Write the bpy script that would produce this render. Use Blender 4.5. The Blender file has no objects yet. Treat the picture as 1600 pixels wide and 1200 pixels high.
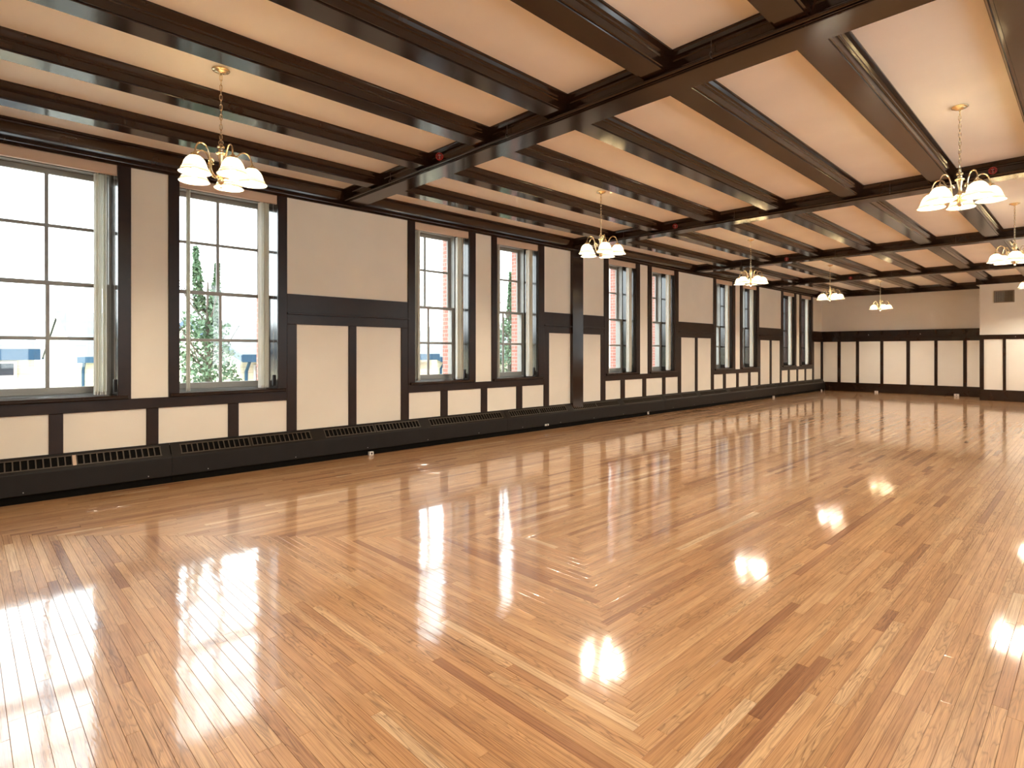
import bpy, math, random
from mathutils import Vector, Matrix

# ------------------------------------------------------------------ camera, sky, exposure
scn = bpy.context.scene
YAW = math.radians(45.85)
CAM = (8.0, 0.0, 1.6)
FPX = 890.0
cd = bpy.data.cameras.new('camera')
cd.sensor_width = 36.0
cd.lens = 36.0 * FPX / 1600.0
cd.shift_y = -50.8 / 1600.0
cd.clip_start = 0.02
cd.clip_end = 400
cam = bpy.data.objects.new('camera', cd)
scn.collection.objects.link(cam)
cam.location = CAM
cam.rotation_euler = (math.radians(90), 0, YAW)
scn.camera = cam

SKY = 2.9
BULB = 400.0
wd = bpy.data.worlds.new('sky')
scn.world = wd
wd.use_nodes = True
bg = wd.node_tree.nodes['Background']
bg.inputs[0].default_value = (0.90, 0.96, 1.0, 1)
bg.inputs[1].default_value = SKY

scn.view_settings.view_transform = 'Standard'
scn.view_settings.look = 'None'
scn.view_settings.exposure = 1.6
scn.view_settings.gamma = 1.0
scn.view_settings.use_curve_mapping = False
scn.cycles.use_denoising = True
scn.cycles.max_bounces = 10
scn.cycles.diffuse_bounces = 6
scn.cycles.glossy_bounces = 4
scn.cycles.transmission_bounces = 6
scn.cycles.transparent_max_bounces = 12
scn.cycles.sample_clamp_indirect = 30.0
scn.cycles.caustics_reflective = False
scn.cycles.caustics_refractive = False

COL = scn.collection
RND = random.Random(7)

# ------------------------------------------------------------------ mesh helpers
class MB:
    def __init__(self):
        self.v, self.f, self.uv, self.col = [], [], {}, {}
    def add(self, vs, fs):
        n = len(self.v)
        self.v += [tuple(p) for p in vs]
        self.f += [tuple(i + n for i in f) for f in fs]
        return self
    def box(self, x0, x1, y0, y1, z0, z1):
        return self.add([(x0,y0,z0),(x1,y0,z0),(x1,y1,z0),(x0,y1,z0),(x0,y0,z1),(x1,y0,z1),(x1,y1,z1),(x0,y1,z1)],
                        [(0,3,2,1),(4,5,6,7),(0,1,5,4),(1,2,6,5),(2,3,7,6),(3,0,4,7)])
    def bev(self, x0, x1, y0, y1, z0, z1, b=0.004, axis='x', side=1):
        """box whose face on +axis (or -axis) side has chamfered edges"""
        # build in a local frame u,v (face plane), w (out)
        if axis == 'x': (u0,u1,v0,v1) = (y0,y1,z0,z1); w0,w1 = (x0,x1) if side>0 else (x1,x0); mk = lambda u,v,w: (w,u,v)
        elif axis == 'y': (u0,u1,v0,v1) = (x0,x1,z0,z1); w0,w1 = (y0,y1) if side>0 else (y1,y0); mk = lambda u,v,w: (u,w,v)
        else: (u0,u1,v0,v1) = (x0,x1,y0,y1); w0,w1 = (z0,z1) if side>0 else (z1,z0); mk = lambda u,v,w: (u,v,w)
        s = 1 if w1 > w0 else -1
        vs = []
        for (i, w) in ((0, w0), (0, w1 - s*b), (b, w1)):
            vs += [mk(u0+i, v0+i, w), mk(u1-i, v0+i, w), mk(u1-i, v1-i, w), mk(u0+i, v1-i, w)]
        fs = [(3,2,1,0)]
        for k in (0, 4):
            for j in range(4):
                fs.append((k+j, k+(j+1)%4, k+4+(j+1)%4, k+4+j))
        fs.append((8,9,10,11))
        return self.add(vs, fs)
    def extrude(self, prof, p0, p1, ax):
        """closed 2D profile swept along an axis from p0 to p1; ax = function(a,b,t)->xyz"""
        n = len(prof)
        vs = [ax(a, b, p0) for a, b in prof] + [ax(a, b, p1) for a, b in prof]
        fs = [(i, (i+1) % n, n+(i+1) % n, n+i) for i in range(n)]
        fs += [tuple(range(n))[::-1], tuple(range(n, 2*n))]
        return self.add(vs, fs)
    def tube(self, pts, r, seg=8, closed=False):
        pts = [Vector(p) for p in pts]
        n = len(pts); vs = []; fs = []
        up = None
        for i, p in enumerate(pts):
            if closed: d = pts[(i+1) % n] - pts[i-1]
            else: d = pts[min(i+1, n-1)] - pts[max(i-1, 0)]
            d.normalize()
            if up is None:
                up = Vector((0,0,1)) if abs(d.z) < .9 else Vector((1,0,0))
            a = up - d*up.dot(d)
            if a.length < 1e-5: a = Vector((1,0,0)).cross(d)
            a.normalize(); b = d.cross(a); up = a
            rr = r[i] if isinstance(r, (list, tuple)) else r
            for k in range(seg):
                t = 2*math.pi*k/seg
                vs.append(p + a*math.cos(t)*rr + b*math.sin(t)*rr)
        m = n if closed else n-1
        for i in range(m):
            for k in range(seg):
                j = (i+1) % n
                fs.append((i*seg+k, i*seg+(k+1) % seg, j*seg+(k+1) % seg, j*seg+k))
        if not closed:
            fs.append(tuple(range(seg))[::-1]); fs.append(tuple(range((n-1)*seg, n*seg)))
        return self.add(vs, fs)
    def lathe(self, prof, c=(0,0,0), seg=20, cap=True):
        vs = []; fs = []
        for r, z in prof:
            for k in range(seg):
                t = 2*math.pi*k/seg
                vs.append((c[0]+r*math.cos(t), c[1]+r*math.sin(t), c[2]+z))
        for i in range(len(prof)-1):
            for k in range(seg):
                fs.append((i*seg+k, i*seg+(k+1) % seg, (i+1)*seg+(k+1) % seg, (i+1)*seg+k))
        if cap:
            fs.append(tuple(range(seg))[::-1]); fs.append(tuple(range((len(prof)-1)*seg, len(prof)*seg)))
        return self.add(vs, fs)
    def mesh(self, name, mat, smooth=False):
        me = bpy.data.meshes.new(name)
        me.from_pydata(self.v, [], self.f)
        me.materials.append(mat)
        me.update()
        if smooth:
            me.polygons.foreach_set('use_smooth', [True]*len(me.polygons))
            me.set_sharp_from_angle(angle=math.radians(40))
        return me
    def build(self, name, mat, parent=None, smooth=False, loc=None):
        return link(name, self.mesh(name, mat, smooth), parent, loc)

def link(name, me, parent=None, loc=None, rotz=0):
    o = bpy.data.objects.new(name, me)
    COL.objects.link(o)
    if parent is not None: o.parent = parent
    if loc is not None: o.location = loc
    if rotz: o.rotation_euler = (0, 0, rotz)
    return o

def tag(o, label=None, cat=None, group=None, kind=None):
    if label: o['label'] = label
    if cat: o['category'] = cat
    if group: o['group'] = group
    if kind: o['kind'] = kind
    return o

def copy_tree(o, parent=None):
    c = o.copy(); COL.objects.link(c)
    if parent is not None: c.parent = parent
    for ch in list(o.children): copy_tree(ch, c)
    return c

# ------------------------------------------------------------------ materials
def mat(name):
    m = bpy.data.materials.new(name); m.use_nodes = True
    nt = m.node_tree; b = nt.nodes['Principled BSDF']
    return m, nt, b
def N(nt, t, **kw):
    n = nt.nodes.new(t)
    for k, v in kw.items(): setattr(n, k, v)
    return n
def L(nt, a, b): nt.links.new(a, b)
def mapped(nt, src='Object', scale=(1,1,1)):
    tc = N(nt, 'ShaderNodeTexCoord'); mp = N(nt, 'ShaderNodeMapping')
    mp.inputs['Scale'].default_value = scale
    L(nt, tc.outputs[src], mp.inputs['Vector'])
    return mp.outputs['Vector']
def noise(nt, vec, scale, detail=3, rough=.5, dist=0):
    n = N(nt, 'ShaderNodeTexNoise'); n.inputs['Scale'].default_value = scale
    n.inputs['Detail'].default_value = detail; n.inputs['Roughness'].default_value = rough
    n.inputs['Distortion'].default_value = dist
    if vec is not None: L(nt, vec, n.inputs['Vector'])
    return n.outputs['Fac']
def ramp(nt, fac, stops):
    r = N(nt, 'ShaderNodeValToRGB'); e = r.color_ramp.elements
    e[0].position, e[0].color = stops[0][0], (*stops[0][1], 1)
    e[1].position, e[1].color = stops[-1][0], (*stops[-1][1], 1)
    for p, c in stops[1:-1]:
        x = e.new(p); x.color = (*c, 1)
    L(nt, fac, r.inputs[0]); return r.outputs[0]
def mix(nt, a, b, fac, mode='MIX'):
    m = N(nt, 'ShaderNodeMix', data_type='RGBA', blend_type=mode)
    for s, v in ((m.inputs[6], a), (m.inputs[7], b), (m.inputs[0], fac)):
        if isinstance(v, (int, float)): s.default_value = v
        elif isinstance(v, tuple): s.default_value = (*v, 1)
        else: L(nt, v, s)
    return m.outputs[2]
def bump(nt, h, strength=.3, dist=.01, normal=None):
    b = N(nt, 'ShaderNodeBump'); b.inputs['Strength'].default_value = strength
    b.inputs['Distance'].default_value = dist; L(nt, h, b.inputs['Height'])
    if normal is not None: L(nt, normal, b.inputs['Normal'])
    return b.outputs['Normal']
def math_(nt, op, a, b=None):
    m = N(nt, 'ShaderNodeMath', operation=op)
    for s, v in ((m.inputs[0], a), (m.inputs[1], b)):
        if v is None: continue
        if isinstance(v, (int, float)): s.default_value = v
        else: L(nt, v, s)
    return m.outputs[0]

def simple(name, col, rough=.5, metal=0, var=.08, scale=6, bmp=0, bscale=60, spec=.5, coat=0):
    m, nt, b = mat(name)
    vec = mapped(nt)
    n = noise(nt, vec, scale)
    c0 = tuple(x*(1-var) for x in col); c1 = tuple(min(1, x*(1+var)) for x in col)
    L(nt, ramp(nt, n, [(.3, c0), (.7, c1)]), b.inputs['Base Color'])
    b.inputs['Roughness'].default_value = rough; b.inputs['Metallic'].default_value = metal
    b.inputs['Specular IOR Level'].default_value = spec
    b.inputs['Coat Weight'].default_value = coat
    if bmp: L(nt, bump(nt, noise(nt, vec, bscale, 2), bmp, .002), b.inputs['Normal'])
    return m

M_WALL = simple('cream_plaster', (.83,.775,.665), .6, var=.03, scale=1.5, bmp=.25, bscale=90)
M_WALLF_LIT = simple('brightened_cream_plaster', (.90,.88,.82), .6, var=.02, scale=1.5, bmp=.2, bscale=90)  # same cream, lightened in colour to stand in for light at the far end
M_CEIL = simple('cream_ceiling_plaster', (.93,.90,.86), .55, var=.035, scale=1.2, bmp=.2, bscale=50)
def wood_dark(ra=.115, rb=.17):
    m, nt, b = mat('dark_brown_varnished_wood')
    vec = mapped(nt, scale=(1,1,1))
    n = noise(nt, vec, 3, 4, .6, .6); g = noise(nt, mapped(nt, scale=(1.2,1.2,18)), 6, 3)
    c = ramp(nt, n, [(.25,(.014,.0062,.0038)),(.75,(.030,.0125,.0065))])
    L(nt, c, b.inputs['Base Color'])
    r = N(nt,'ShaderNodeMapRange'); L(nt, noise(nt, vec, 1.5, 1), r.inputs[0]); r.inputs[3].default_value=ra; r.inputs[4].default_value=rb
    L(nt, r.outputs[0], b.inputs['Roughness'])
    L(nt, bump(nt, noise(nt, vec, 14, 1), .10, .0006), b.inputs['Normal'])
    b.inputs['Specular IOR Level'].default_value = .5
    return m
M_WOOD = wood_dark()
M_TRIM = wood_dark(.27,.35)
M_TRIM.node_tree.nodes['Principled BSDF'].inputs['Specular IOR Level'].default_value = .28
M_HEAT = simple('dark_brown_enamel', (.012,.0085,.006), .5, var=.1, spec=.25)
M_REVEAL = simple('dark_gloss_reveal', (.022,.015,.012), .14, spec=.9, var=.1)
M_GRILLE = simple('brown_grille_enamel', (.075,.058,.042), .35)
M_BLACK = simple('black_shadow_gap', (.004,.003,.002), .8, spec=.1)
M_SASH = simple('grey_white_sash_paint', (.36,.35,.32), .45, var=.04)
M_BLIND = simple('off_white_blind_fabric', (.90,.88,.82), .7, var=.03)
nt_ = M_BLIND.node_tree; pb = nt_.nodes['Principled BSDF']; tl = nt_.nodes.new('ShaderNodeBsdfTranslucent'); tl.inputs[0].default_value = (.92,.90,.84,1)
mx = nt_.nodes.new('ShaderNodeMixShader'); mx.inputs[0].default_value = .4
nt_.links.new(pb.outputs[0], mx.inputs[1]); nt_.links.new(tl.outputs[0], mx.inputs[2]); nt_.links.new(mx.outputs[0], nt_.nodes['Material Output'].inputs[0])
M_VALANCE = simple('tan_blind_valance', (.62,.45,.32), .5, var=.03)
M_WEIGHT = simple('dark_plastic', (.035,.03,.03), .4)
M_WHITE = simple('white_plastic', (.8,.78,.74), .35, var=.02)
M_STEEL = simple('galvanised_steel', (.55,.52,.48), .35, 1)
M_VENT = simple('bronze_vent_metal', (.30,.24,.17), .45, .3)
M_RED = simple('red_wire_paint', (.42,.02,.02), .35)
def brass():
    m, nt, b = mat('polished_brass')
    b.inputs['Base Color'].default_value = (.84,.70,.47,1); b.inputs['Metallic'].default_value = 1
    L(nt, ramp(nt, noise(nt, mapped(nt), 12), [(.3,(.16,.16,.16)),(.7,(.26,.26,.26))]), b.inputs['Roughness'])
    return m
M_BRASS = brass()
def shade_glass():
    m = bpy.data.materials.new('frosted_cream_glass'); m.use_nodes = True; nt = m.node_tree
    nt.nodes.clear(); out = N(nt,'ShaderNodeOutputMaterial')
    d = N(nt,'ShaderNodeBsdfDiffuse'); d.inputs[0].default_value=(.24,.215,.165,1)
    t = N(nt,'ShaderNodeBsdfTranslucent'); t.inputs[0].default_value=(.10,.082,.050,1)
    g = N(nt,'ShaderNodeBsdfGlossy'); g.inputs['Roughness'].default_value=.15
    s1 = N(nt,'ShaderNodeMixShader'); s1.inputs[0].default_value=.5
    s2 = N(nt,'ShaderNodeMixShader'); s2.inputs[0].default_value=.07
    L(nt,d.outputs[0],s1.inputs[1]); L(nt,t.outputs[0],s1.inputs[2]); L(nt,s1.outputs[0],s2.inputs[1]); L(nt,g.outputs[0],s2.inputs[2])
    L(nt,s2.outputs[0],out.inputs[0]); return m
M_SHADE = shade_glass()
def emis(name, col, s):
    m = bpy.data.materials.new(name); m.use_nodes = True; nt = m.node_tree
    nt.nodes.clear(); out = N(nt,'ShaderNodeOutputMaterial'); e = N(nt,'ShaderNodeEmission')
    e.inputs[0].default_value=(*col,1); e.inputs[1].default_value=s; L(nt,e.outputs[0],out.inputs[0]); return m
M_BULB = emis('lit_bulb', (1,.88,.70), BULB)
def pane_glass():
    m = bpy.data.materials.new('clear_window_glass'); m.use_nodes = True; nt = m.node_tree
    nt.nodes.clear(); out = N(nt,'ShaderNodeOutputMaterial')
    t = N(nt,'ShaderNodeBsdfTransparent'); t.inputs[0].default_value=(.96,.98,.97,1)
    g = N(nt,'ShaderNodeBsdfGlossy'); g.inputs['Roughness'].default_value=.02
    f = N(nt,'ShaderNodeFresnel'); ge = N(nt,'ShaderNodeNewGeometry')
    L(nt, math_(nt,'SUBTRACT',1.45,math_(nt,'MULTIPLY',ge.outputs['Backfacing'],1.45-1/1.45)), f.inputs[0])
    s = N(nt,'ShaderNodeMixShader'); L(nt,f.outputs[0],s.inputs[0]); L(nt,t.outputs[0],s.inputs[1]); L(nt,g.outputs[0],s.inputs[2])
    L(nt,s.outputs[0],out.inputs[0]); return m
M_GLASS = pane_glass()

def floor_mat():
    m, nt, b = mat('honey_oak_strip_flooring')
    at = N(nt,'ShaderNodeAttribute', attribute_name='tint')
    sep = N(nt,'ShaderNodeSeparateColor'); L(nt, at.outputs['Color'], sep.inputs[0])
    uv = N(nt,'ShaderNodeUVMap', uv_map='grain')
    def mp(sc):
        q = N(nt,'ShaderNodeMapping'); q.inputs['Scale'].default_value = sc; L(nt, uv.outputs[0], q.inputs['Vector']); return q.outputs[0]
    base = ramp(nt, sep.outputs[0], [(0,(.34,.145,.060)),(.14,(.43,.195,.082)),(.34,(.56,.290,.124)),(.62,(.64,.358,.164)),(.85,(.71,.435,.218)),(1,(.79,.55,.33))])
    # cathedral figure: contour lines of a stretched noise
    n1 = noise(nt, mp((1.6,16,1)), 1.0, 2, .45, .4)
    rings = math_(nt, 'FRACT', math_(nt, 'MULTIPLY', n1, 13.0))
    ringc = ramp(nt, rings, [(0,(.40,.34,.30)),(.12,(.68,.64,.60)),(.42,(1,1,1)),(.85,(.93,.92,.90)),(1,(.42,.36,.32))])
    fine = noise(nt, mp((4,230,1)), 1.0, 3, .6)
    finec = ramp(nt, fine, [(.32,(.58,.50,.44)),(.52,(1,1,1)),(.8,(1.05,1.04,1.02))])
    big = ramp(nt, noise(nt, mp((2.2,9,1)), 1.0, 2), [(.3,(.84,.80,.76)),(.7,(1.08,1.07,1.06))])
    streak = ramp(nt, noise(nt, mp((1.1,85,1)), 1.0, 2, .6), [(.33,(.62,.50,.42)),(.50,(1,1,1)),(.75,(1.06,1.05,1.03))])
    base = mix(nt, base, streak, .75, 'MULTIPLY')
    c = mix(nt, base, ringc, math_(nt,'MULTIPLY', sep.outputs[1], .85), 'MULTIPLY')
    c = mix(nt, c, finec, .75, 'MULTIPLY'); c = mix(nt, c, big, .8, 'MULTIPLY')
    L(nt, c, b.inputs['Base Color'])
    b.inputs['Roughness'].default_value = .42
    b.inputs['Specular IOR Level'].default_value = .35
    b.inputs['Coat Weight'].default_value = 1.0
    b.inputs['Coat IOR'].default_value = 1.52
    ov = mapped(nt)
    r = N(nt,'ShaderNodeMapRange'); L(nt, noise(nt, ov, 1.3, 4), r.inputs[0]); r.inputs[3].default_value=.055; r.inputs[4].default_value=.10
    L(nt, r.outputs[0], b.inputs['Coat Roughness'])
    nb = bump(nt, fine, .10, .0006)
    L(nt, nb, b.inputs['Normal'])
    w = noise(nt, ov, 5, 1, .4)
    cn = bump(nt, w, .22, .0020)
    w2 = noise(nt, mp((14,60,1)), 1.0, 2, .5)
    cn = bump(nt, w2, .35, .0006, cn)
    L(nt, cn, b.inputs['Coat Normal'])
    return m
M_FLOOR = floor_mat()

# ------------------------------------------------------------------ room dimensions
W = 9.72; YB = -1.05; YF = 25.64; YP = 24.1; XP = 5.27; ZC = 4.03
# ------------------------------------------------------------------ floor of mitred strip boards
sub = MB().box(-.02, W+.02, YB-.02, YF+.02, -.12, -.012)
FLOOR = sub.build('floor', M_BLACK)
tag(FLOOR, 'glossy honey oak strip floor with mitred corner pattern', kind='structure')
NS = 85; SW = (W/2)/NS
boards = []      # (x0,x1,y0,y1,along)
def strip(a0, a1, c, along):
    p = a0 - RND.uniform(0, .9)
    while p < a1:
        ln = RND.choice((RND.uniform(.3,.8), RND.uniform(.6,1.5), RND.uniform(1.0,2.4)))
        s, e = max(p, a0), min(p+ln, a1)
        if a1 - e < .12: e = a1
        if e - s > .01:
            if along == 'y': boards.append((c, c+SW, s, e, 'y'))
            else: boards.append((s, e, c, c+SW, 'x'))
        p = e if e == a1 else p+ln
for k in range(NS):
    d = k*SW
    strip(YB+d, YF-d-SW, d, 'y')
    strip(YB+d+SW, YF-d, W-d-SW, 'y')
    strip(d+SW, W-d, YB+d, 'x')
    strip(d, W-d-SW, YF-d-SW, 'x')
cs, sn = math.cos(YAW), math.sin(YAW)
def camxy(x, y):
    X = x-CAM[0]; return X*cs + y*sn, -X*sn + y*cs
def score(b):
    mx, my = (b[0]+b[1])/2, (b[2]+b[3])/2
    l, d = camxy(mx, my)
    if d < 2.05 or abs(l/d) > .93: return 0
    return (b[1]-b[0])*(b[3]-b[2])/d**3
order = sorted(range(len(boards)), key=lambda i: -score(boards[i]))
near = set(order[:300])
G = .0004; BV = .0009
def board_geo(b, vs, fs, uvs, cols):
    x0, x1, y0, y1, al = b
    n = len(vs)
    h = [RND.uniform(-.00026, .00026) for _ in range(4)]
    x0 += G; x1 -= G; y0 += G; y1 -= G
    vs += [(x0,y0,-.012),(x1,y0,-.012),(x1,y1,-.012),(x0,y1,-.012),
           (x0,y0,-BV),(x1,y0,-BV),(x1,y1,-BV),(x0,y1,-BV),
           (x0+BV,y0+BV,h[0]),(x1-BV,y0+BV,h[1]),(x1-BV,y1-BV,h[2]),(x0+BV,y1-BV,h[3])]
    F = [(0,1,5,4),(1,2,6,5),(2,3,7,6),(3,0,4,7),(4,5,9,8),(5,6,10,9),(6,7,11,10),(7,4,8,11),(8,9,10,11)]
    ou, ov = RND.uniform(0,60), RND.uniform(0,60)
    r = RND.random(); tr = min(1, max(0, RND.gauss(.54,.19)))
    if RND.random() < .03: tr = RND.uniform(0,.15)
    c = (tr, RND.random()**1.3, RND.random(), 1)
    for f in F:
        fs.append(tuple(i+n for i in f))
        for i in f:
            p = vs[i+n]
            uvs += ([p[0]+ou, p[1]+ov] if al == 'x' else [p[1]+ou, p[0]+ov])
            cols += c
def board_mesh(name, bs):
    vs, fs, uvs, cols = [], [], [], []
    for b in bs: board_geo(b, vs, fs, uvs, cols)
    me = bpy.data.meshes.new(name); me.from_pydata(vs, [], fs); me.materials.append(M_FLOOR)
    u = me.uv_layers.new(name='grain'); u.data.foreach_set('uv', uvs)
    ca = me.color_attributes.new('tint', 'FLOAT_COLOR', 'CORNER'); ca.data.foreach_set('color', cols)
    me.update(); return me
for i in sorted(near):
    link('floor_board', board_mesh('floor_board', [boards[i]]), FLOOR)
rest = link('floor_boards', board_mesh('floor_boards', [b for i, b in enumerate(boards) if i not in near]), FLOOR)
rest['kind'] = 'stuff'

# ------------------------------------------------------------------ walls (shells with openings)
WINS = [(.13,1.33),(1.97,3.19),(5.48,6.66),(7.34,8.50),(10.88,12.03),(12.73,13.87),(16.25,17.37),(18.08,19.18),(21.47,22.57),(23.27,24.36)]
ZS, ZH = 1.06, 3.78
WT = .56
def shell_left():
    m = MB(); y = YB-.3
    m.box(-WT, 0, YB-.3, YF+.3, -1.3, ZS-.02)
    m.box(-WT, 0, YB-.3, YF+.3, ZH+.02, ZC+.5)
    for a, b in WINS:
        m.box(-WT, 0, y, a-.02, ZS-.02, ZH+.02); y = b+.02
    m.box(-WT, 0, y, YF+.3, ZS-.02, ZH+.02)
    return m
WO = .77
def shell_brick():
    m = MB(); y = YB-.3
    m.box(-WO, -WT, YB-.3, YF+.3, -1.3, ZS-.02); m.box(-WO, -WT, YB-.3, YF+.3, ZH+.02, ZC+1.2)
    for a, b in WINS:
        m.box(-WO, -WT, y, a, ZS-.02, ZH+.02); y = b
    m.box(-WO, -WT, y, YF+.3, ZS-.02, ZH+.02)
    return m
WL = tag(shell_left().build('wall_left', M_WALL), 'long window wall of cream panels in dark timber framing', kind='structure')
WF = tag(MB().box(0, XP, YF, YF+.3, -.1, ZC+.3).build('wall_far', M_WALLF_LIT), 'far end wall, brightened cream above a dark panelled dado', kind='structure')
WPj = tag(MB().box(XP, W+.3, YP, YF+.3, -.1, ZC+.3).build('wall_projection', M_WALLF_LIT), 'wall section standing forward at far right with air vent', kind='structure')
RW = WINS[:9]  # openings added on the unseen right wall to let in more light
def shell_right():
    m = MB(); y = YB-.3
    m.box(W, W+WT, YB-.3, YP, -1.3, ZS-.02); m.box(W, W+WT, YB-.3, YP, ZH+.02, ZC+.5)
    for a, b in RW:
        m.box(W, W+WT, y, a-.02, ZS-.02, ZH+.02); y = b+.02
    m.box(W, W+WT, y, YP, ZS-.02, ZH+.02)
    return m
WR = tag(shell_right().build('wall_right', M_WALL), 'cream wall with added fill-light windows on the right side outside the view', kind='structure')
WB = tag(MB().box(0, W, YB-.3, YB, -.1, ZC+.3).build('wall_back', M_WALL), 'cream wall behind the camera', kind='structure')

def bd(name, y0, y1, z0, z1, x=.028, parent=None, b=.004):
    return MB().bev(0, x, y0, y1, z0, z1, b, 'x', 1).build(name, M_TRIM, parent or WL)
def panel(y0, y1, z0, z1):
    e = .004
    return MB().bev(0, .007, y0-e, y1+e, z0-e, z1+e, .002, 'x', 1).build('wall_panel', M_WALL, WL)
UPPER = [(3.32,5.34),(8.67,9.53),(9.88,10.72),(14.06,16.1),(19.35,21.3),(24.53,25.61)]
LOWER = [[(3.46,4.27),(4.40,5.21)],[(8.82,9.52)],[(9.89,10.60)],[(14.21,15.0),(15.13,15.95)],[(19.46,20.27),(20.42,21.18)],[(24.68,25.5)]]
STRIPS = [(1.46,1.85),(6.81,7.21),(12.19,12.56),(17.54,17.91),(22.74,23.1)]
SMALL = [[(-.05,.703),(.827,1.616),(1.744,2.54),(2.672,3.32)],[(5.36,6.02),(6.17,6.95),(7.1,7.87),(8.03,8.66)],
         [(10.77,11.38),(11.55,12.32),(12.48,13.25),(13.4,14.05)],[(16.12,16.73),(16.9,17.64),(17.8,18.52),(18.68,19.31)],
         [(21.32,21.93),(22.1,22.8),(22.95,23.65),(23.8,24.5)]]
ZL0, ZL1, ZU0, ZU1, ZR = .474, 1.987, 2.417, 3.78, .913
for (a, b), lo in zip(UPPER, LOWER):
    panel(a, b, ZU0, ZU1)
    bd('rail', a, b, 2.14, ZU0); bd('rail', a, b, ZL1, 2.13)
    bd('ledge', a-.005, b+.005, 2.125, 2.152, .062)
    edges = [a] + [v for q in lo for v in q] + [b]
    for i in range(0, len(edges), 2):
        if edges[i+1]-edges[i] > .02: bd('stile', edges[i], edges[i+1], ZL0, ZL1)
    for q in lo: panel(q[0], q[1], ZL0, ZL1)
for i, (a, b) in enumerate(STRIPS):
    panel(a, b, 1.04, ZU1)
    w0, w1 = WINS[2*i], WINS[2*i+1]
    left_edge = -1.05 if i == 0 else UPPER[[0,0,2,3,4][i]][1]
    right_edge = UPPER[[0,1,3,4,5][i]][0]
    left_cas = w0[0]-.13 if i == 0 else left_edge
    for (c0, c1) in ((left_cas, w0[0]), (w0[1], a), (b, w1[0]), (w1[1], right_edge)):
        bd('casing', c0, c1, 1.04, ZU1, .034)
    bd('rail', left_edge, right_edge, ZR, 1.04)
    s = SMALL[i]
    edges = [left_edge] + [v for q in s for v in q] + [right_edge]
    for k in range(0, len(edges), 2):
        if edges[k+1]-edges[k] > .015: bd('stile', edges[k], edges[k+1], ZL0, ZR)
    for q in s: panel(q[0], q[1], ZL0, ZR)
# left of the first window, towards the back wall
panel(-.95, -.02, ZU0, ZU1); bd('rail', -1.04, 0.0, ZL1, ZU0, .027)
# the wide post under the second girder
MB().bev(0, .085, 9.53, 9.88, 0, 3.80, .008, 'x', 1).build('post', M_WOOD, WL)
bd('corner_stile', 25.5, 25.63, ZL0, ZL1, .026)
# frieze with bead and cove crown along the left wall
prof = [(0,3.775),(.034,3.775),(.034,3.80),(.052,3.806),(.056,3.818),(.052,3.83),(.040,3.836),(.040,3.865),(.048,3.90),(.070,3.945),(.105,3.985),(.135,4.0),(.150,4.005),(.150,4.03),(0,4.03)]
MB().extrude(prof, YB, YF, lambda a, b, t: (a, t, b)).build('frieze', M_WOOD, WL, smooth=True)

# far wall dado
def bdf(name, x0, x1, z0, z1, t=.028, y=YF, parent=None):
    return MB().bev(x0, x1, y-t, y, z0, z1, .004, 'y', -1).build(name, M_WOOD, parent or WF)
FX = [(.063,.601),(.718,1.263),(1.376,2.098),(2.205,2.946),(3.062,3.806),(3.901,4.64),(4.743,5.25)]
def pf(x0, x1, z0, z1, y, parent):
    return MB().bev(x0-.004, x1+.004, y-.007, y, z0-.004, z1+.004, .002, 'y', -1).build('wall_panel', M_WALLF_LIT, parent)
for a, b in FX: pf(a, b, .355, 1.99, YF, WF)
ed = [.0] + [v for q in FX for v in q] + [XP]
for k in range(0, len(ed), 2): bdf('stile', ed[k], ed[k+1], .355, 1.99)
bdf('rail', 0, XP, 1.99, 2.13); bdf('rail', 0, XP, 2.145, 2.385)
bdf('ledge', 0, XP, 2.13, 2.155, .06)
bdf('shelf', 0, XP, 2.385, 2.415, .11)
for x in (.66, 1.32, 2.15, 3.0, 3.86, 4.67):
    MB().extrude([(0,2.385),(-.09,2.385),(-.085,2.35),(-.045,2.31),(-.03,2.25),(0,2.24)], x-.03, x+.03, lambda a,b,t: (t, YF-.028+a, b)).build('bracket', M_WOOD, WF)
tag(MB().bev(0.13, XP, YF-.035, YF, 0, .355, .008, 'y', -1).build('baseboard_far', M_WOOD), 'tall dark baseboard along the foot of far wall', kind='structure')
def hook(x, z, y, parent):
    m = MB().lathe([(.001,-.0),(.014,.0),(.014,.004),(.001,.005)], seg=10)
    m.tube([(0,0,.004),(0,-.004,.03),(0,.006,.045),(0,.02,.042)], .0045, 6)
    o = m.build('coat_hook', M_STEEL, parent, True, (x, y, z)); o.rotation_euler = (math.radians(90), 0, 0); return o
hook(1.707, 2.25, YF-.028, WF); hook(3.387, 2.25, YF-.028, WF)
# projecting wall section
PX = [(5.381,5.851),(5.929,6.50),(6.62,7.3),(7.42,8.1),(8.22,8.9),(9.02,9.6)]
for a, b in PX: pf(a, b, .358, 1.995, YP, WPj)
ed = [XP] + [v for q in PX for v in q] + [W]
for k in range(0, len(ed), 2): bdf('stile', ed[k], ed[k+1], .358, 1.995, .028, YP, WPj)
bdf('rail', XP, W, 1.995, 2.145, .032, YP, WPj)
hook(6.16, 2.07, YP-.032, WPj)
tag(MB().bev(XP, W, YP-.035, YP, 0, .358, .008, 'y', -1).build('baseboard_projection', M_WOOD), 'tall dark baseboard under the forward wall section', kind='structure')
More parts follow.
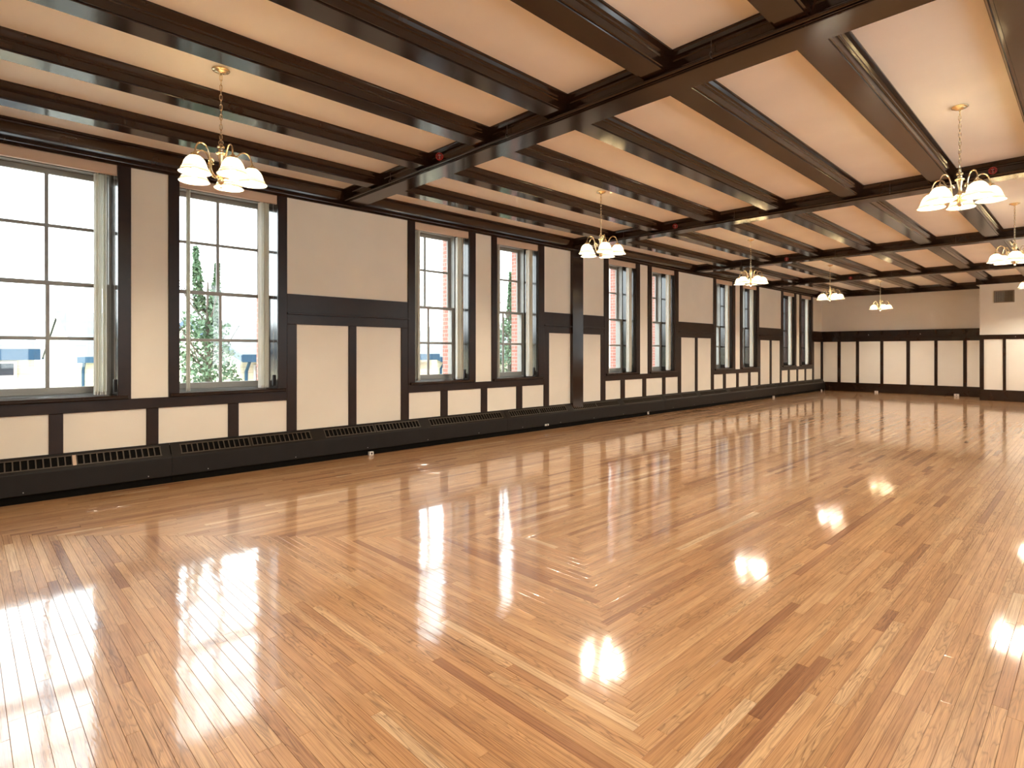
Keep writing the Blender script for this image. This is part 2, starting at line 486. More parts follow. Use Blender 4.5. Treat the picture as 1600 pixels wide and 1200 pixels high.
# right and back walls carry the same dado
for k in range(25):
    y = YB + .1 + k
    if any(a-.06 < y < b+.06 for a, b in RW): continue
    MB().bev(W-.028, W, y-.06, y+.06, .35, 2.0, .004, 'x', -1).build('stile', M_WOOD, WR)
y = YB
for a, b in RW + [(YP, YP)]:
    MB().bev(W-.03, W, y, a, 2.0, 2.415, .004, 'x', -1).build('rail', M_WOOD, WR); y = b
MB().bev(W-.035, W, YB, YP, 0, .35, .004, 'x', -1).build('skirting', M_WOOD, WR)
for k in range(10):
    x = .1 + k*1.05
    MB().bev(x-.06, x+.06, YB, YB+.028, .35, 2.0, .004, 'y', 1).build('stile', M_WOOD, WB)
MB().bev(0, W, YB, YB+.03, 2.0, 2.415, .004, 'y', 1).build('rail', M_WOOD, WB)
MB().bev(0, W, YB, YB+.035, 0, .35, .004, 'y', 1).build('skirting', M_WOOD, WB)

# ------------------------------------------------------------------ ceiling: panels, joists, girders
CE = tag(MB().box(-.02, W+.02, YB-.02, YF+.02, ZC+.02, ZC+.2).build('ceiling', M_CEIL), 'beamed ceiling of cream panels between dark timbers', kind='structure')
GY = [YB, 4.33, 9.70, 15.06, 20.3, YF]
GW = .16; GZ = 3.84; JZ = 3.885; JW = .24
JX = [.88, 2.0, 3.12, 4.22, 5.32, 6.40, 7.50, 8.58]
def beam_profile(hw, zb):
    """half-width hw, underside zb: cased beam with a proud soffit board and stepped mouldings against the ceiling"""
    r = [(hw-.022, zb), (hw-.018, zb+.006), (hw-.018, zb+.010), (hw, zb+.010), (hw, ZC-.075), (hw+.012, ZC-.068), (hw+.014, ZC-.055),
         (hw+.030, ZC-.045), (hw+.044, ZC-.022), (hw+.052, ZC-.014), (hw+.052, ZC), (hw+.052, ZC+.02)]
    return [(-a, b) for a, b in r[::-1]] + r
for i, y in enumerate(GY):
    if i in (0, 5):
        s = 1 if i == 0 else -1
        p = [(0, ZC+.02), (0, 3.79), (s*.14, 3.79), (s*.145, 3.80), (s*.145, ZC-.075), (s*.16, ZC-.06), (s*.195, ZC-.014), (s*.195, ZC+.02)]
        x1 = W if i == 0 else XP
        MB().extrude(p, 0, x1, lambda a, b, t, y=y: (t, y+a, b)).build('end_beam', M_WOOD, CE)
    else:
        MB().extrude(beam_profile(GW, GZ), .02, W, lambda a, b, t, y=y: (t, y+a, b)).build('girder', M_WOOD, CE)
p = [(0, ZC+.02), (0, 3.79), (-.06, 3.79), (-.06, ZC-.06), (-.1, ZC-.014), (-.1, ZC+.02)]
MB().extrude(p, XP-.05, W, lambda a, b, t: (t, YP+a, b)).build('end_beam', M_WOOD, CE)
MB().extrude([(0, ZC+.02), (0, 3.79), (.15,3.79),(.15,ZC+.02)], YP, YF, lambda a, b, t: (XP-.1+a, t, b)).build('return_beam', M_WOOD, CE)
for i in range(5):
    y0 = GY[i]+(.145 if i == 0 else GW); y1 = GY[i+1]-(.145 if i == 4 else GW)
    for x in JX:
        yy = min(y1, YP-.06) if (i == 4 and x > XP-.3) else y1
        MB().extrude(beam_profile(JW/2, JZ), y0, yy, lambda a, b, t, x=x: (x+JW/2+a, t, b)).build('joist', M_WOOD, CE)
    xs = [0.0] + [v for x in JX for v in (x, x+JW)] + [W]
    for k in range(0, len(xs), 2):
        y1p = YP if (i == 4 and xs[k] > 5) else y1
        MB().bev(xs[k], xs[k+1], y0, y1p, ZC, ZC+.02, .001, 'z', -1).build('ceiling_panel', M_CEIL, CE)
# right wall cornice
MB().extrude([(0,3.78),(-.05,3.78),(-.05,3.9),(-.14,4.01),(-.14,4.03),(0,4.03)], YB, YP, lambda a,b,t: (W+a, t, b)).build('cornice', M_WOOD, WR)

# ------------------------------------------------------------------ windows
ORD = ['nearest the camera, cut by the left frame edge', 'second from the left frame edge']
WLAB = ['tall gridded window cut off by the photo\'s left edge',
        'tall gridded window behind the nearest chandelier, spruce outside',
        'tall window just right of the big blank cream panel',
        'tall window left of the full height timber post',
        'tall window just right of the full height timber post',
        'tall window sixth along from the left edge',
        'tall window seventh along, left of the third pair\'s mate',
        'tall window eighth along from the left edge',
        'narrow looking window second from the far corner',
        'narrow looking window nearest the far corner']
WLAB[6] = 'tall window seventh along, left one of fourth pair'
WLAB[7] = 'tall window eighth along, right one of fourth pair'
WLAB[5] = 'tall window sixth along, right one of third pair'
BLAB = ['stacked white vertical blinds in the window at left frame edge',
        'stacked vertical blinds in window behind the nearest chandelier',
        'stacked vertical blinds in window right of big blank panel',
        'stacked vertical blinds in window left of the timber post',
        'stacked vertical blinds in window just past the timber post',
        'stacked vertical blinds in sixth window, right of third pair',
        'stacked vertical blinds in seventh window, left of fourth pair',
        'stacked vertical blinds in eighth window, right of fourth pair',
        'stacked vertical blinds in second window from far corner',
        'stacked vertical blinds in the window nearest far corner']
def sash(root, name, y0, y1, z0, z1, x, zm, st=.055, top=.06, bot=.07):
    """glazed sash: stiles and rails as one frame, muntin bars and four panes as sub-parts"""
    m = MB(); t = .02
    m.bev(x-t, x+t, y0, y0+st, z0, z1, .006, 'x', 1); m.bev(x-t, x+t, y1-st, y1, z0, z1, .006, 'x', 1)
    m.bev(x-t, x+t, y0+st, y1-st, z1-top, z1, .006, 'x', 1); m.bev(x-t, x+t, y0+st, y1-st, z0, z0+bot, .006, 'x', 1)
    f = m.build(name, M_SASH, root)
    ym = (y0+y1)/2; h = .019
    MB().bev(x-.014, x+.014, ym-h, ym+h, z0+bot, z1-top, .005, 'x', 1).build('muntin', M_SASH, f)
    MB().bev(x-.013, x+.013, y0+st, y1-st, zm-h, zm+h, .005, 'x', 1).build('muntin', M_SASH, f)
    for ya, yb in ((y0+st, ym-h), (ym+h, y1-st)):
        for za, zb in ((z0+bot, zm-h), (zm+h, z1-top)):
            MB().box(x-.002, x+.002, ya, yb, za, zb).build('pane', M_GLASS, f)
def slat_mesh():
    m = MB(); n = 6; w = .089; th = .0012; z0, z1 = 1.115, 3.665
    a = []; 
    for k in range(n+1):
        s = k/n-.5; a.append((s*w, .006*(1-4*s*s)))
    prof = [(x, y+th/2) for x, y in a] + [(x, y-th/2) for x, y in a[::-1]]
    m.extrude(prof, z0, z1, lambda p, q, t: (p, q, t))
    return m.mesh('slat', M_BLIND, True)
SLAT = slat_mesh()
SLATW = MB().bev(-.036,.036,-.003,.003,1.098,1.135,.001,'z',-1).mesh('slat_weight', M_WHITE)
for i, (a, b) in enumerate(WINS):
    root = bpy.data.objects.new('window_%d' % (i+1), None); COL.objects.link(root)
    tag(root, WLAB[i], kind='structure')
    # timber linings of the deep reveal
    m = MB(); m.box(-.56, 0, a-.02, a, ZS-.02, ZH+.02); m.box(-.56, 0, b, b+.02, ZS-.02, ZH+.02); m.box(-.56, 0, a, b, ZH, ZH+.02)
    m.build('jamb_lining', M_REVEAL, root)
    MB().bev(-WT+.01, .0, a, b, 1.035, 1.085, .006, 'z', 1).build('stool', M_WOOD, root)
    m = MB(); m.bev(.0, .072, a-.10, b+.10, 1.038, 1.084, .012, 'x', 1); m.build('sill_nosing', M_WOOD, root)
    # outer frame and parting stops
    m = MB(); m.box(-.575, -.385, a, a+.022, 1.085, ZH); m.box(-.575, -.385, b-.022, b, 1.085, ZH); m.box(-.575, -.385, a+.022, b-.022, 3.735, ZH); m.box(-.585,-.455,a+.022,b-.022,1.085,1.10)
    m.build('outer_frame', M_SASH, root)
    sash(root, 'lower_sash', a+.012, b-.012, 1.10, 2.415, -.42, 1.753, bot=.085, top=.05)
    sash(root, 'upper_sash', a+.024, b-.024, 2.375, 3.735, -.53, 3.07, bot=.045, top=.065)
    if i < 9:  # mirrored copies added on the right wall to brighten the room
        rr = copy_tree(root); rr.name = 'window_%d' % (i+11)
        rr.location = (W, a+b, 0); rr.rotation_euler = (0, 0, math.pi)
        tag(rr, 'added gridded fill-light window %d of the right wall, outside the view' % (i+1), kind='structure')
    # vertical blinds
    bl = bpy.data.objects.new('vertical_blind', None); COL.objects.link(bl); bl.location = (-.09, (a+b)/2, 0)
    tag(bl, BLAB[i], 'blind', 'vertical blinds pushed open in the windows')
    yc = (a+b)/2
    MB().bev(.055, .10, a-yc+.003, b-yc-.003, 3.658, 3.776, .004, 'x', 1).build('valance', M_VALANCE, bl)
    MB().box(-.02, .02, a-yc+.01, b-yc-.01, 3.68, 3.72).build('headrail', M_WHITE, bl)
    ys = [a-yc+.105+.018*k for k in range(3)] + [b-yc-.205+.0155*k for k in range(8)]
    for y in ys:
        s = link('slat', SLAT, bl, (RND.uniform(-.004,.004), y, 0), RND.uniform(-.28,.28))
        link('slat_weight', SLATW, s)
    MB().bev(-.03, .0, b-yc-.022, b-yc-.002, 1.12, 1.27, .003, 'x', 1).build('cord_weight', M_WEIGHT, bl)
    MB().tube([(-.012, b-yc-.012, 1.26), (-.012, b-yc-.012, 2.4), (-.012, b-yc-.014, 3.68)], .0018, 5).build('cord', M_WHITE, bl)

# ------------------------------------------------------------------ baseboard heaters
SEAM = [YB, 1.86, 7.51, 13.17, 20.70, YF-.02]
HL = ['dark baseboard heater cover at the left frame edge', 'dark baseboard heater cover below the big blank panel',
      'dark baseboard heater cover below the full height post', 'dark baseboard heater cover below the fourth window pair',
      'dark baseboard heater cover ending at the far corner']
SLOPE = [(.022,.468),(.148,.315)]
def on_slope(t, off=0.0):
    (xa, za), (xb, zb) = SLOPE
    n = (.153/.198, .126/.198)
    return (xa+(xb-xa)*t+n[0]*off, za+(zb-za)*t+n[1]*off)
for i in range(5):
    y0, y1 = SEAM[i]+.002, SEAM[i+1]-.002
    h = bpy.data.objects.new('baseboard_heater', None); COL.objects.link(h); h.location = (0, (y0+y1)/2, 0)
    tag(h, HL[i], 'heater', 'baseboard heater covers along the window wall'); yc = (y0+y1)/2
    y0 -= yc; y1 -= yc
    # cover: top lip and front with hemmed lower edge
    m = MB()
    m.extrude([(.0,.474),(.026,.474),(.026,.462),(.0,.462)], y0, y1, lambda a,b,t: (a,t,b))
    fp = [on_slope(.80), on_slope(1), (.150,.305), (.150,.092), (.142,.084), (.138,.092), (.138,.30), on_slope(.80,-.01)]
    m.extrude(fp, y0, y1, lambda a,b,t: (a,t,b))
    tp = [on_slope(0), on_slope(.16), on_slope(.16,-.008), on_slope(0,-.008)]
    m.extrude(tp, y0, y1, lambda a,b,t: (a,t,b))
    m.build('cover', M_HEAT, h)
    MB().box(.0, .122, y0, y1, 0, .10).build('toe_kick', M_BLACK, h)
    MB().extrude([(.004,.45),(.02,.45),(.125,.315),(.125,.12),(.004,.12)], y0, y1, lambda a,b,t: (a,t,b)).build('fin_tray', M_BLACK, h)
    # grille banks: pairs at a 1.885 m pitch
    k0 = math.floor((SEAM[i]-.09)/1.885)
    ends = []
    for k in range(k0-1, k0+8):
        s = .09+1.885*k
        for q in (0, 1):
            ga = s+q*.85-yc; gb = ga+.81
            if ga < y0-.001 or gb > y1+.001: continue
            g = MB(); ns = 13; pt = (gb-ga)/ns
            for j in range(ns+1):
                yy = ga+j*pt
                p = [on_slope(.16,0), on_slope(.80,0), on_slope(.80,-.008), on_slope(.16,-.008)]
                g.extrude(p, yy-.006, yy+.006, lambda a,b,t: (a,t,b))
            g.extrude([on_slope(.13,.003), on_slope(.19,.003), on_slope(.19,-.004), on_slope(.13,-.004)], ga-.01, gb+.01, lambda a,b,t: (a,t,b))
            g.extrude([on_slope(.77,.003), on_slope(.83,.003), on_slope(.83,-.004), on_slope(.77,-.004)], ga-.01, gb+.01, lambda a,b,t: (a,t,b))
            g.build('grille', M_GRILLE, h); ends.append((ga, gb))
    # blank plates between the banks
    ends.sort(); e = y0
    for ga, gb in ends + [(y1, y1)]:
        if ga-.006 - e > .005:
            MB().extrude([on_slope(.16), on_slope(.80), on_slope(.80,-.008), on_slope(.16,-.008)], e, ga-.006, lambda a,b,t: (a,t,b)).build('blank_plate', M_HEAT, h)
        e = gb+.006
    if i == 0:
        p = [on_slope(.16,.004), on_slope(.82,.004), on_slope(.82,-.004), on_slope(.16,-.004)]
        MB().extrude(p, .902-yc, .934-yc, lambda a,b,t: (a,t,b)).build('divider_clip', M_VALANCE, h)
    y = y0+.4
    sc = MB()
    while y < y1-.1:
        sc.lathe([(.001,.0),(.006,.0),(.005,.003),(.001,.004)], (0,0,0), 8)
        n = 32
        for q in range(n): 
            v = sc.v[-n+q]; sc.v[-n+q] = (.150+v[2], y+v[0], .118+v[1])
        y += 1.13
    sc.build('screw', M_STEEL, h)

# ------------------------------------------------------------------ outlets
def outlet(name, loc, label, rz=0, size=(.055,.055,.055), cat='outlet'):
    r = bpy.data.objects.new(name, None); COL.objects.link(r); r.location = loc; r.rotation_euler = (0,0,rz)
    tag(r, label, cat, 'small outlets along the skirtings')
    sx, sy, sz = size
    MB().bev(0, sx, -sy/2, sy/2, 0, sz, .006, 'x', 1).build('housing', M_WHITE, r)
    MB().lathe([(.001,0),(.016,0),(.014,.003),(.001,.003)], (0,0,0), 12).build('socket', M_WEIGHT, r, False, (sx,0,sz*.55)).rotation_euler = (0, math.pi/2, 0)
    return r
outlet('outlet', (.155,4.56,0), 'white cube outlet on the floor below the tall paired panels', size=(.05,.07,.055))
outlet('outlet', (.150,8.60,.085), 'pale oval outlet plate on the heater left of the post', size=(.02,.11,.035))
outlet('outlet', (.150,12.35,.035), 'small grey outlet on heater toe below fifth window', size=(.03,.05,.06))
outlet('outlet', (.150,20.2,.0), 'white outlet at heater foot before the far corner', size=(.05,.08,.065))
outlet('outlet', (.150,25.1,.0), 'tiny outlet at heater foot in the far corner', size=(.04,.05,.06))
outlet('outlet', (1.98,YF-.036,0), 'white outlet at far wall foot, the left one', -math.pi/2, size=(.05,.11,.065))
outlet('outlet', (4.46,YF-.036,0), 'white outlet at far wall foot, the right one', -math.pi/2, size=(.05,.14,.08))
# ------------------------------------------------------------------ air vent
v = bpy.data.objects.new('air_vent', None); COL.objects.link(v); v.location = (5.88, YP, 3.37)
tag(v, 'bronze louvred air vent high on the forward wall section', 'vent')
m = MB(); hx, hz = .255, .195
m.bev(-hx, hx, -.02, 0, hz-.03, hz, .004, 'y', -1); m.bev(-hx, hx, -.02, 0, -hz, -hz+.03, .004, 'y', -1)
m.bev(-hx, -hx+.03, -.02, 0, -hz+.03, hz-.03, .004, 'y', -1); m.bev(hx-.03, hx, -.02, 0, -hz+.03, hz-.03, .004, 'y', -1)
m.build('frame', M_VENT, v)
MB().box(-hx+.02, hx-.02, -.004, -.001, -hz+.02, hz-.02).build('backing', M_BLACK, v)
for k in range(18):
    x = -hx+.042+k*.0252
    s = MB().box(-.009,.009,-.0015,.0015,-hz+.03,hz-.03).build('slat', M_VENT, v, False, (x,-.012,0)); s.rotation_euler = (0,0,.6 if k < 9 else -.6)

# ------------------------------------------------------------------ sprinkler pipes and heads
PN = ['nearest', 'second', 'third', 'farthest']
def sprinkler(loc, label):
    r = bpy.data.objects.new('fire_sprinkler', None); COL.objects.link(r); r.location = loc
    tag(r, label, 'sprinkler', 'red caged sprinkler heads on the girders')
    m = MB(); R = .043
    for k in range(4):
        t = math.pi*k/4
        m.tube([(R*math.cos(t)*math.cos(p), R*math.sin(t)*math.cos(p), R*math.sin(p)) for p in [2*math.pi*j/20 for j in range(20)]], .0024, 5, True)
    for z in (-.018, .018):
        q = math.sqrt(R*R-z*z); m.tube([(q*math.cos(p), q*math.sin(p), z) for p in [2*math.pi*j/20 for j in range(20)]], .0024, 5, True)
    m.build('guard', M_RED, r)
    m = MB().lathe([(.003,-.03),(.008,-.028),(.009,-.01),(.004,-.006),(.004,.012),(.018,.014),(.018,.017),(.002,.018)], seg=12)
    m.build('head', M_STEEL, r, True)
    MB().tube([(0,.0,-.034),(0,.02,-.038),(0,.046,-.038)], .007, 8).build('stub', M_WOOD, r)
    return r
for i in range(4):
    g = GY[i+1]; py = g-GW-.03; pz = 3.866
    p = tag(MB().tube([(.15,py,pz)]+[(x,py,pz) for x in (3,6,9)]+[(W-.05,py,pz)], .017, 10).build('sprinkler_pipe', M_WOOD, None, True),
            'brown painted sprinkler pipe along the %s ceiling girder' % PN[i], 'pipe', 'sprinkler pipes along the girders')
    for x in (1.4, 3.66, 5.93, 8.2):
        m = MB().tube([(x,py,pz+.03),(x,py,ZC-.002)], .003, 6)
        m.tube([(x, py+.022*math.cos(t), pz+.008+.024*math.sin(t)) for t in [2*math.pi*j/14 for j in range(14)]], .003, 5, True)
        m.lathe([(.001,0),(.012,0),(.012,.006),(.001,.008)], (x,py,ZC-.008), 8)
        m.build('hanger', M_STEEL if False else M_WEIGHT, p)
    for x, s in ((2.58,'left'),(7.06,'right')):
        sprinkler((x, py-.071, pz+.036), 'red wire caged sprinkler head on %s girder, %s one' % (PN[i], s))

# ------------------------------------------------------------------ chandeliers
def link_mesh():
    m = MB(); pts = []
    for j in range(16):
        t = 2*math.pi*j/16
        pts.append((.010*math.cos(t), 0, .021*math.sin(t) + (.006 if math.sin(t) > 0 else -.006)))
    return m.tube(pts, .0028, 5, True).mesh('link', M_BRASS, True)
LINK = link_mesh()
def chandelier():
    r = bpy.data.objects.new('chandelier', None); COL.objects.link(r)
    Z = ZC
    MB().lathe([(.001,-.001),(.070,-.001),(.072,-.008),(.066,-.016),(.050,-.020),(.046,-.026),(.020,-.034),(.012,-.036),(.010,-.046),(.001,-.047)][::-1], (0,0,0), 28).build('canopy', M_BRASS, r, True)
    ch = MB().tube([(0,0,-.05),(.003,.001,-.2),(-.002,.002,-.4),(.001,-.001,-.62)], .0022, 6).build('chain', M_BRASS, r, True)
    n = 14
    for k in range(n):
        o = link('link', LINK, ch, (0,0,-.072-.0425*k), (math.pi/2 if k % 2 else 0)+.2*RND.uniform(-1,1))
    # z measured from the ceiling: 0 = 4.03
    zz = lambda z: z-Z
    body = [(.001,3.005),(.010,3.008),(.014,3.018),(.010,3.030),(.006,3.036),(.016,3.044),(.026,3.056),(.028,3.070),(.020,3.078),(.020,3.084),(.034,3.092),(.036,3.110),(.022,3.120),
            (.022,3.128),(.030,3.134),(.031,3.146),(.018,3.156),(.013,3.175),(.013,3.20),(.017,3.235),(.024,3.265),(.028,3.290),(.040,3.300),(.042,3.306),(.028,3.314),(.020,3.322),(.022,3.335),(.022,3.350),(.030,3.356),(.026,3.370),(.010,3.378),(.006,3.384),(.001,3.386)]
    MB().lathe([(a, zz(b)) for a, b in body], seg=20).build('stem', M_BRASS, r, True)
    MB().tube([(.017*math.cos(t), 0, zz(3.400)+.020*math.sin(t)) for t in [2*math.pi*j/18 for j in range(18)]], .0038, 6, True).build('ring', M_BRASS, r, True)
    arm_pts = [(.026,3.105),(.050,3.098),(.074,3.112),(.092,3.145),(.100,3.190),(.106,3.235),(.120,3.285),(.146,3.325),(.178,3.340),(.210,3.330),(.230,3.302),(.243,3.265),(.246,3.235)]
    def smooth(pts, n=4):
        out = []
        for i in range(len(pts)-1):
            p0 = pts[max(i-1,0)]; p1 = pts[i]; p2 = pts[i+1]; p3 = pts[min(i+2, len(pts)-1)]
            for j in range(n):
                t = j/n
                out.append(tuple(.5*((2*b)+(-a+c)*t+(2*a-5*b+4*c-d)*t*t+(-a+3*b-3*c+d)*t**3) for a,b,c,d in zip(p0,p1,p2,p3)))
        out.append(pts[-1]); return out
    ap = smooth(arm_pts, 3)
    for k in range(5):
        t = 2*math.pi*k/5
        c, s = math.cos(t), math.sin(t)
        P = lambda q: (q[0]*c, q[0]*s, zz(q[1]))
        a = MB().tube([P(q) for q in ap], .0062, 7)
        a.build('arm', M_BRASS, r, True)
        # scroll leaf where the arm leaves the stem
        sp = [(.100-.030*math.cos(u)*(1-u/9), 3.215+.030*math.sin(u)*(1-u/9)) for u in [j*.5 for j in range(14)]]
        MB().tube([P(q) for q in sp], [.006-.0003*j for j in range(14)], 6).build('scroll', M_BRASS, r, True)
        cx, cy_ = .246*c, .246*s
        MB().lathe([(.007,zz(3.25)),(.012,zz(3.245)),(.012,zz(3.238)),(.026,zz(3.232)),(.034,zz(3.222)),(.036,zz(3.205)),(.034,zz(3.198)),(.030,zz(3.198))], (cx,cy_,0), 16, False).build('fitter', M_BRASS, r, True)
        sh = MB().lathe([(.030,zz(3.212)),(.045,zz(3.206)),(.064,zz(3.188)),(.080,zz(3.163)),(.090,zz(3.133)),(.098,zz(3.110)),(.112,zz(3.088)),(.123,zz(3.076))], (cx,cy_,0), 28, False).build('shade', M_SHADE, r, True)
        MB().tube([(cx+.123*math.cos(u), cy_+.123*math.sin(u), zz(3.075)) for u in [2*math.pi*j/28 for j in range(28)]], .0026, 5, True).build('rim', M_SHADE, sh, True)
        MB().tube([(cx+.0985*math.cos(u), cy_+.0985*math.sin(u), zz(3.110)) for u in [2*math.pi*j/28 for j in range(28)]], .0022, 5, True).build('band', M_BRASS, sh, True)
        MB().lathe([(.001,zz(3.094)),(.012,zz(3.097)),(.022,zz(3.106)),(.027,zz(3.120)),(.024,zz(3.136)),(.015,zz(3.155)),(.012,zz(3.180)),(.012,zz(3.20))], (cx,cy_,0), 14).build('bulb', M_BULB, r, True)
    return r
CH = [((2.73,1.62),75.85),((2.73,7.0),104.85),((2.73,12.35),110),((2.73,17.6),98),((2.73,22.9),90),
      ((7.04,1.62),20),((7.04,7.12),95),((7.04,12.42),60),((7.04,17.7),100),((7.04,22.4),30)]
CLAB = ['largest brass chandelier, hanging before the left windows', 'brass chandelier second in the row along the windows',
        'brass chandelier third in the row along the windows', 'brass chandelier fourth in the row along the windows',
        'smallest brass chandelier, hanging before the far wall', 'brass chandelier overhead right of the camera, out of view',
        'large brass chandelier upper right of the picture', 'brass chandelier below and behind the large upper right one',
        'brass chandelier cut off by the right edge near vent', 'brass chandelier beside the vent wall, out of view']
ch0 = chandelier()
CZ = ZC
for i, ((x, y), ang) in enumerate(CH):
    o = ch0 if i == 0 else copy_tree(ch0)
    o.location = (x, y, CZ); o.rotation_euler = (0, 0, math.radians(ang))
    tag(o, CLAB[i], 'chandelier', 'brass five light chandeliers in two rows')

# ------------------------------------------------------------------ outside
def siding():
    m, nt, b = mat('cream_lap_siding')
    tc = N(nt,'ShaderNodeTexCoord'); sp = N(nt,'ShaderNodeSeparateXYZ'); L(nt, tc.outputs['Object'], sp.inputs[0])
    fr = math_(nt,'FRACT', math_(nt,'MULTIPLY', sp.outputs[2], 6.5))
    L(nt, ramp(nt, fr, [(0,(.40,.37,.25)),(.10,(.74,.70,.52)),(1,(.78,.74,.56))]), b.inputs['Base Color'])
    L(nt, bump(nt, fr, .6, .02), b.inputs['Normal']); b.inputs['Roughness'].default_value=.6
    return m
def shingle():
    m, nt, b = mat('grey_roof_shingles')
    br = N(nt,'ShaderNodeTexBrick'); L(nt, mapped(nt,'Object',(1,1,1)), br.inputs['Vector'])
    v = mapped(nt,'Object',(1,1,1))
    c = ramp(nt, noise(nt, mapped(nt,'Object',(1,2.5,9)), 2.2, 4, .7), [(.3,(.075,.085,.09)),(.7,(.125,.138,.142))])
    L(nt, c, b.inputs['Base Color']); b.inputs['Roughness'].default_value=.85; return m
def brick():
    m, nt, b = mat('red_brick_masonry')
    tc = N(nt,'ShaderNodeTexCoord'); sp = N(nt,'ShaderNodeSeparateXYZ'); L(nt, tc.outputs['Object'], sp.inputs[0])
    cb = N(nt,'ShaderNodeCombineXYZ'); L(nt, math_(nt,'ADD',sp.outputs[0],sp.outputs[1]), cb.inputs[0]); L(nt, sp.outputs[2], cb.inputs[1])
    br = N(nt,'ShaderNodeTexBrick'); L(nt, cb.outputs[0], br.inputs['Vector'])
    br.inputs['Scale'].default_value=1; br.inputs['Brick Width'].default_value=.22; br.inputs['Row Height'].default_value=.075; br.inputs['Mortar Size'].default_value=.006
    br.inputs['Color1'].default_value=(.42,.17,.13,1); br.inputs['Color2'].default_value=(.50,.22,.17,1); br.inputs['Mortar'].default_value=(.5,.42,.38,1)
    L(nt, br.outputs['Color'], b.inputs['Base Color']); b.inputs['Roughness'].default_value=.8
    L(nt, bump(nt, br.outputs['Fac'], -.6, .008), b.inputs['Normal']); return m
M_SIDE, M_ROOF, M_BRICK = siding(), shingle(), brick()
M_TEAL = simple('teal_blue_fascia', (.008,.055,.11), .5)
M_DARKGL = simple('blue_grey_window_glass', (.035,.055,.075), .12, spec=.8)
M_TRIMW = simple('white_house_trim', (.75,.75,.72), .5)
M_LEAF = simple('mid_green_leaves', (.10,.175,.095), .6, var=.5, scale=9)
M_BARK = simple('grey_brown_bark', (.12,.10,.08), .9, var=.3)
M_GROUND = simple('pale_gravel_ground', (.34,.34,.31), .9, var=.2, scale=2)
tag(MB().box(-90, -WO-.001, -60, 90, -1.5, -1.3).build('ground', M_GROUND), 'pale open ground between the hall and the houses', kind='structure')

def house(loc, label, xe, xr, y0, y1, ze, zr, zg=-1.3, wins=(), over=.35, og=.06, rake=None):
    """gabled house with its ridge along y; xe = near eave x, xr = ridge x (both world)"""
    r = bpy.data.objects.new('house', None); COL.objects.link(r); r.location = (xr, y0, zg)
    tag(r, label, 'house')
    h = xe-xr; X = lambda x: x-xr; ZZ = lambda z: z-zg; wx = h-over
    m = MB(); ya, yb = og, y1-y0-og
    zw = ze + (zr-ze)*over/h
    m.add([(-wx,ya,0),(wx,ya,0),(wx,ya,ZZ(zw)-.05),(0,ya,ZZ(zr)-.08),(-wx,ya,ZZ(zw)-.05),(-wx,yb,0),(wx,yb,0),(wx,yb,ZZ(zw)-.05),(0,yb,ZZ(zr)-.08),(-wx,yb,ZZ(zw)-.05)],
          [(0,1,2,3,4),(9,8,7,6,5),(1,6,7,2),(0,4,9,5),(2,7,8,3),(3,8,9,4),(0,5,6,1)])
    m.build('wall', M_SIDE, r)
    m = MB(); t = .12; L_ = y1-y0
    for s in (1,-1):
        a = [(s*h,ZZ(ze)),(0,ZZ(zr)),(0,ZZ(zr)+t),(s*h,ZZ(ze)+t)]
        m.extrude(a, 0, L_, lambda p,q,u: (p,u,q))
    m.build('roof', M_ROOF, r)
    m = MB(); k_ = MB()
    for s in (1,-1):
        m.box(min(s*h, s*(h+.03)), max(s*h, s*(h+.03)), 0, L_, ZZ(ze)-.09, ZZ(ze)+.11)
        k_.extrude([(s*(h+.02),ZZ(ze)-.07),(0,ZZ(zr)-.07),(0,ZZ(zr)+.10),(s*(h+.02),ZZ(ze)+.10)], -.04, -.002, lambda p,q,u: (p,u,q))
    m.build('fascia', M_TEAL, r); k_.build('rake_board', rake or M_TEAL, r)
    m = MB().lathe([(.05,0),(.05,.32),(.10,.33),(.10,.42),(.01,.44)], (h*.45, L_*.4, ZZ(ze)+(zr-ze)*.55+.1), 10); m.build('roof_vent', M_BARK, r)
    m = MB().tube([(wx+.05,ya+.15,.1),(wx+.05,ya+.15,ZZ(ze)-.35),(h-.05,ya+.15,ZZ(ze)-.08)], .045, 8); m.build('downpipe', M_TEAL, r)
    for (side, u0, u1, z0, z1) in wins:
        if side == 'e':
            f = MB().bev(wx, wx+.05, u0-y0, u1-y0, ZZ(z0), ZZ(z1), .01, 'x', 1).build('window', M_TRIMW, r)
            n = max(1, round((u1-u0)/.45)); w = (u1-u0)/n
            for k in range(n):
                MB().box(wx+.05, wx+.06, u0-y0+k*w+.05, u0-y0+(k+1)*w-.05, ZZ(z0)+.05, ZZ(z1)-.05).build('pane', M_DARKGL, f)
    return r
house(None, 'cream house with hipped grey roof, left pane of first window', -6.0, -9.5, -9.5, 1.11, 1.53, 2.25, wins=[('e',-1.0,0.79,1.10,1.42)])
house(None, 'cream gabled house with teal eave in first window', -16.0, -21.7, 2.85, 5.35, 1.30, 3.14, wins=[], rake=M_TRIMW)
house(None, 'cream siding house with blue downpipe beyond second window', -8.0, -13.4, 5.45, 12.0, 1.40, 2.58, wins=[('e',5.86,6.6,.55,1.24)])
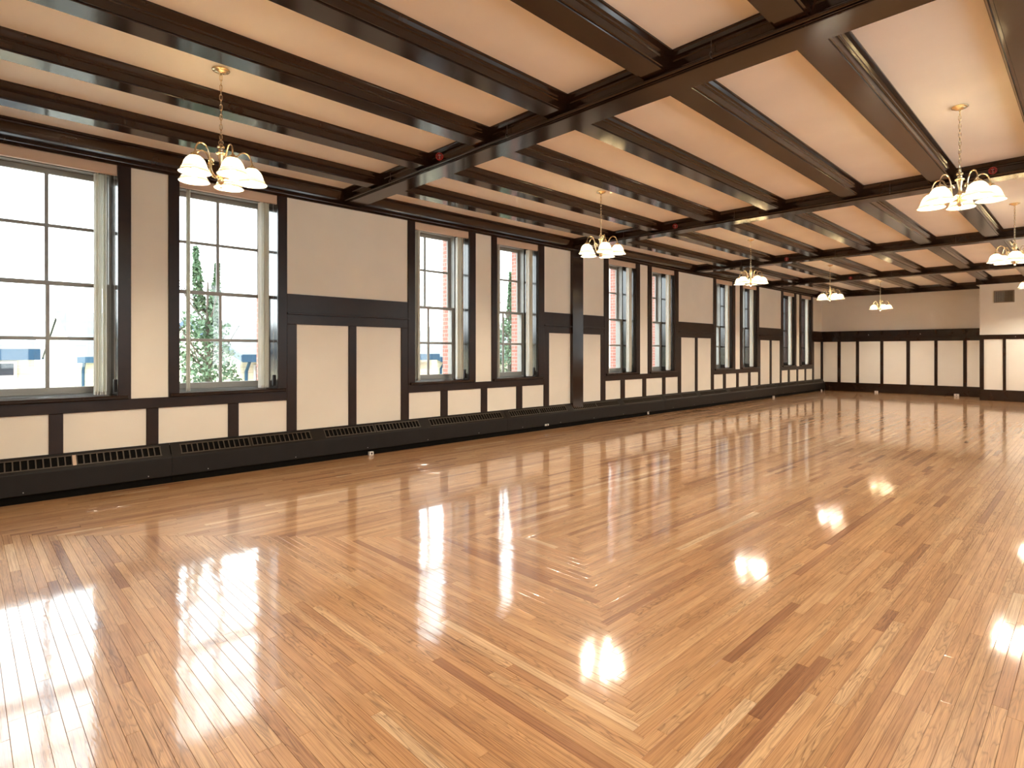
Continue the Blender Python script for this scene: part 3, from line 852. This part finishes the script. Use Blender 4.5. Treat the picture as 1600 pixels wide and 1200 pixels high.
house(None, 'cream house with teal gable edge beyond third window', -10.0, -15.0, 13.6, 22, 1.27, 2.70, wins=[('e',14.0,14.9,.5,1.08)])
shell_brick().build('brick_facing', M_BRICK, WL)

def tree(x, y, h, rad, label, seed, n=5200, tops=((0,0,1),)):
    R = random.Random(seed)
    r = bpy.data.objects.new('leafy_tree', None); COL.objects.link(r); r.location = (x, y, -1.3)
    tag(r, label, 'tree')
    m = MB().tube([(0,0,-.05),(.03,.02,h*.3),(0,0,h*.6),(.02,0,h*.85)], [.11,.09,.05,.02], 8)
    for k in range(16):
        a = R.uniform(0,6.28); z = h*R.uniform(.15,.75); q = rad*.7
        m.tube([(0,0,z),(q*.5*math.cos(a),q*.5*math.sin(a),z+.4),(q*math.cos(a),q*math.sin(a),z+1.0)], [.025,.015,.006], 5)
    m.build('trunk', M_BARK, r, True)
    vs, fs = [], []
    for i in range(n):
        tx, ty, th = R.choice(tops)
        z = R.uniform(.10,1)**.9
        H = h*th
        w = rad*(max(.04, (1-z))**.55)*(.30 if z > .72 else (.75 if z > .6 else 1.0))
        a = R.uniform(0,6.28); q = w*math.sqrt(R.random())
        # clumps
        c = Vector((tx*max(0,z-.3)+q*math.cos(a), ty*max(0,z-.3)+q*math.sin(a), z*H))
        if math.sin(z*41+a*2.3)+math.sin(z*17-a*3+q*9) < R.uniform(-1.6,.9): continue
        s = R.uniform(.035,.075); u = Vector((R.gauss(0,1),R.gauss(0,1),R.gauss(0,1))).normalized(); v_ = u.cross(Vector((R.gauss(0,1),R.gauss(0,1),R.gauss(0,1)))).normalized()
        k = len(vs)
        vs += [c-u*s, c+v_*s*.5, c+u*s, c-v_*s*.5]; fs.append((k,k+1,k+2,k+3))
    l = MB().add(vs, fs).build('foliage', M_LEAF, r); l['kind'] = 'stuff'
    return r
tree(-6.0, 4.02, 5.25, .95, 'tall leafy tree seen through the second window', 3, 9000, ((-.2,-.30,1),(.15,.25,.93)))
tree(-6.0, 13.45, 5.6, .8, 'tall leafy tree seen through the fourth window', 5, 8000, ((0,.1,1),))
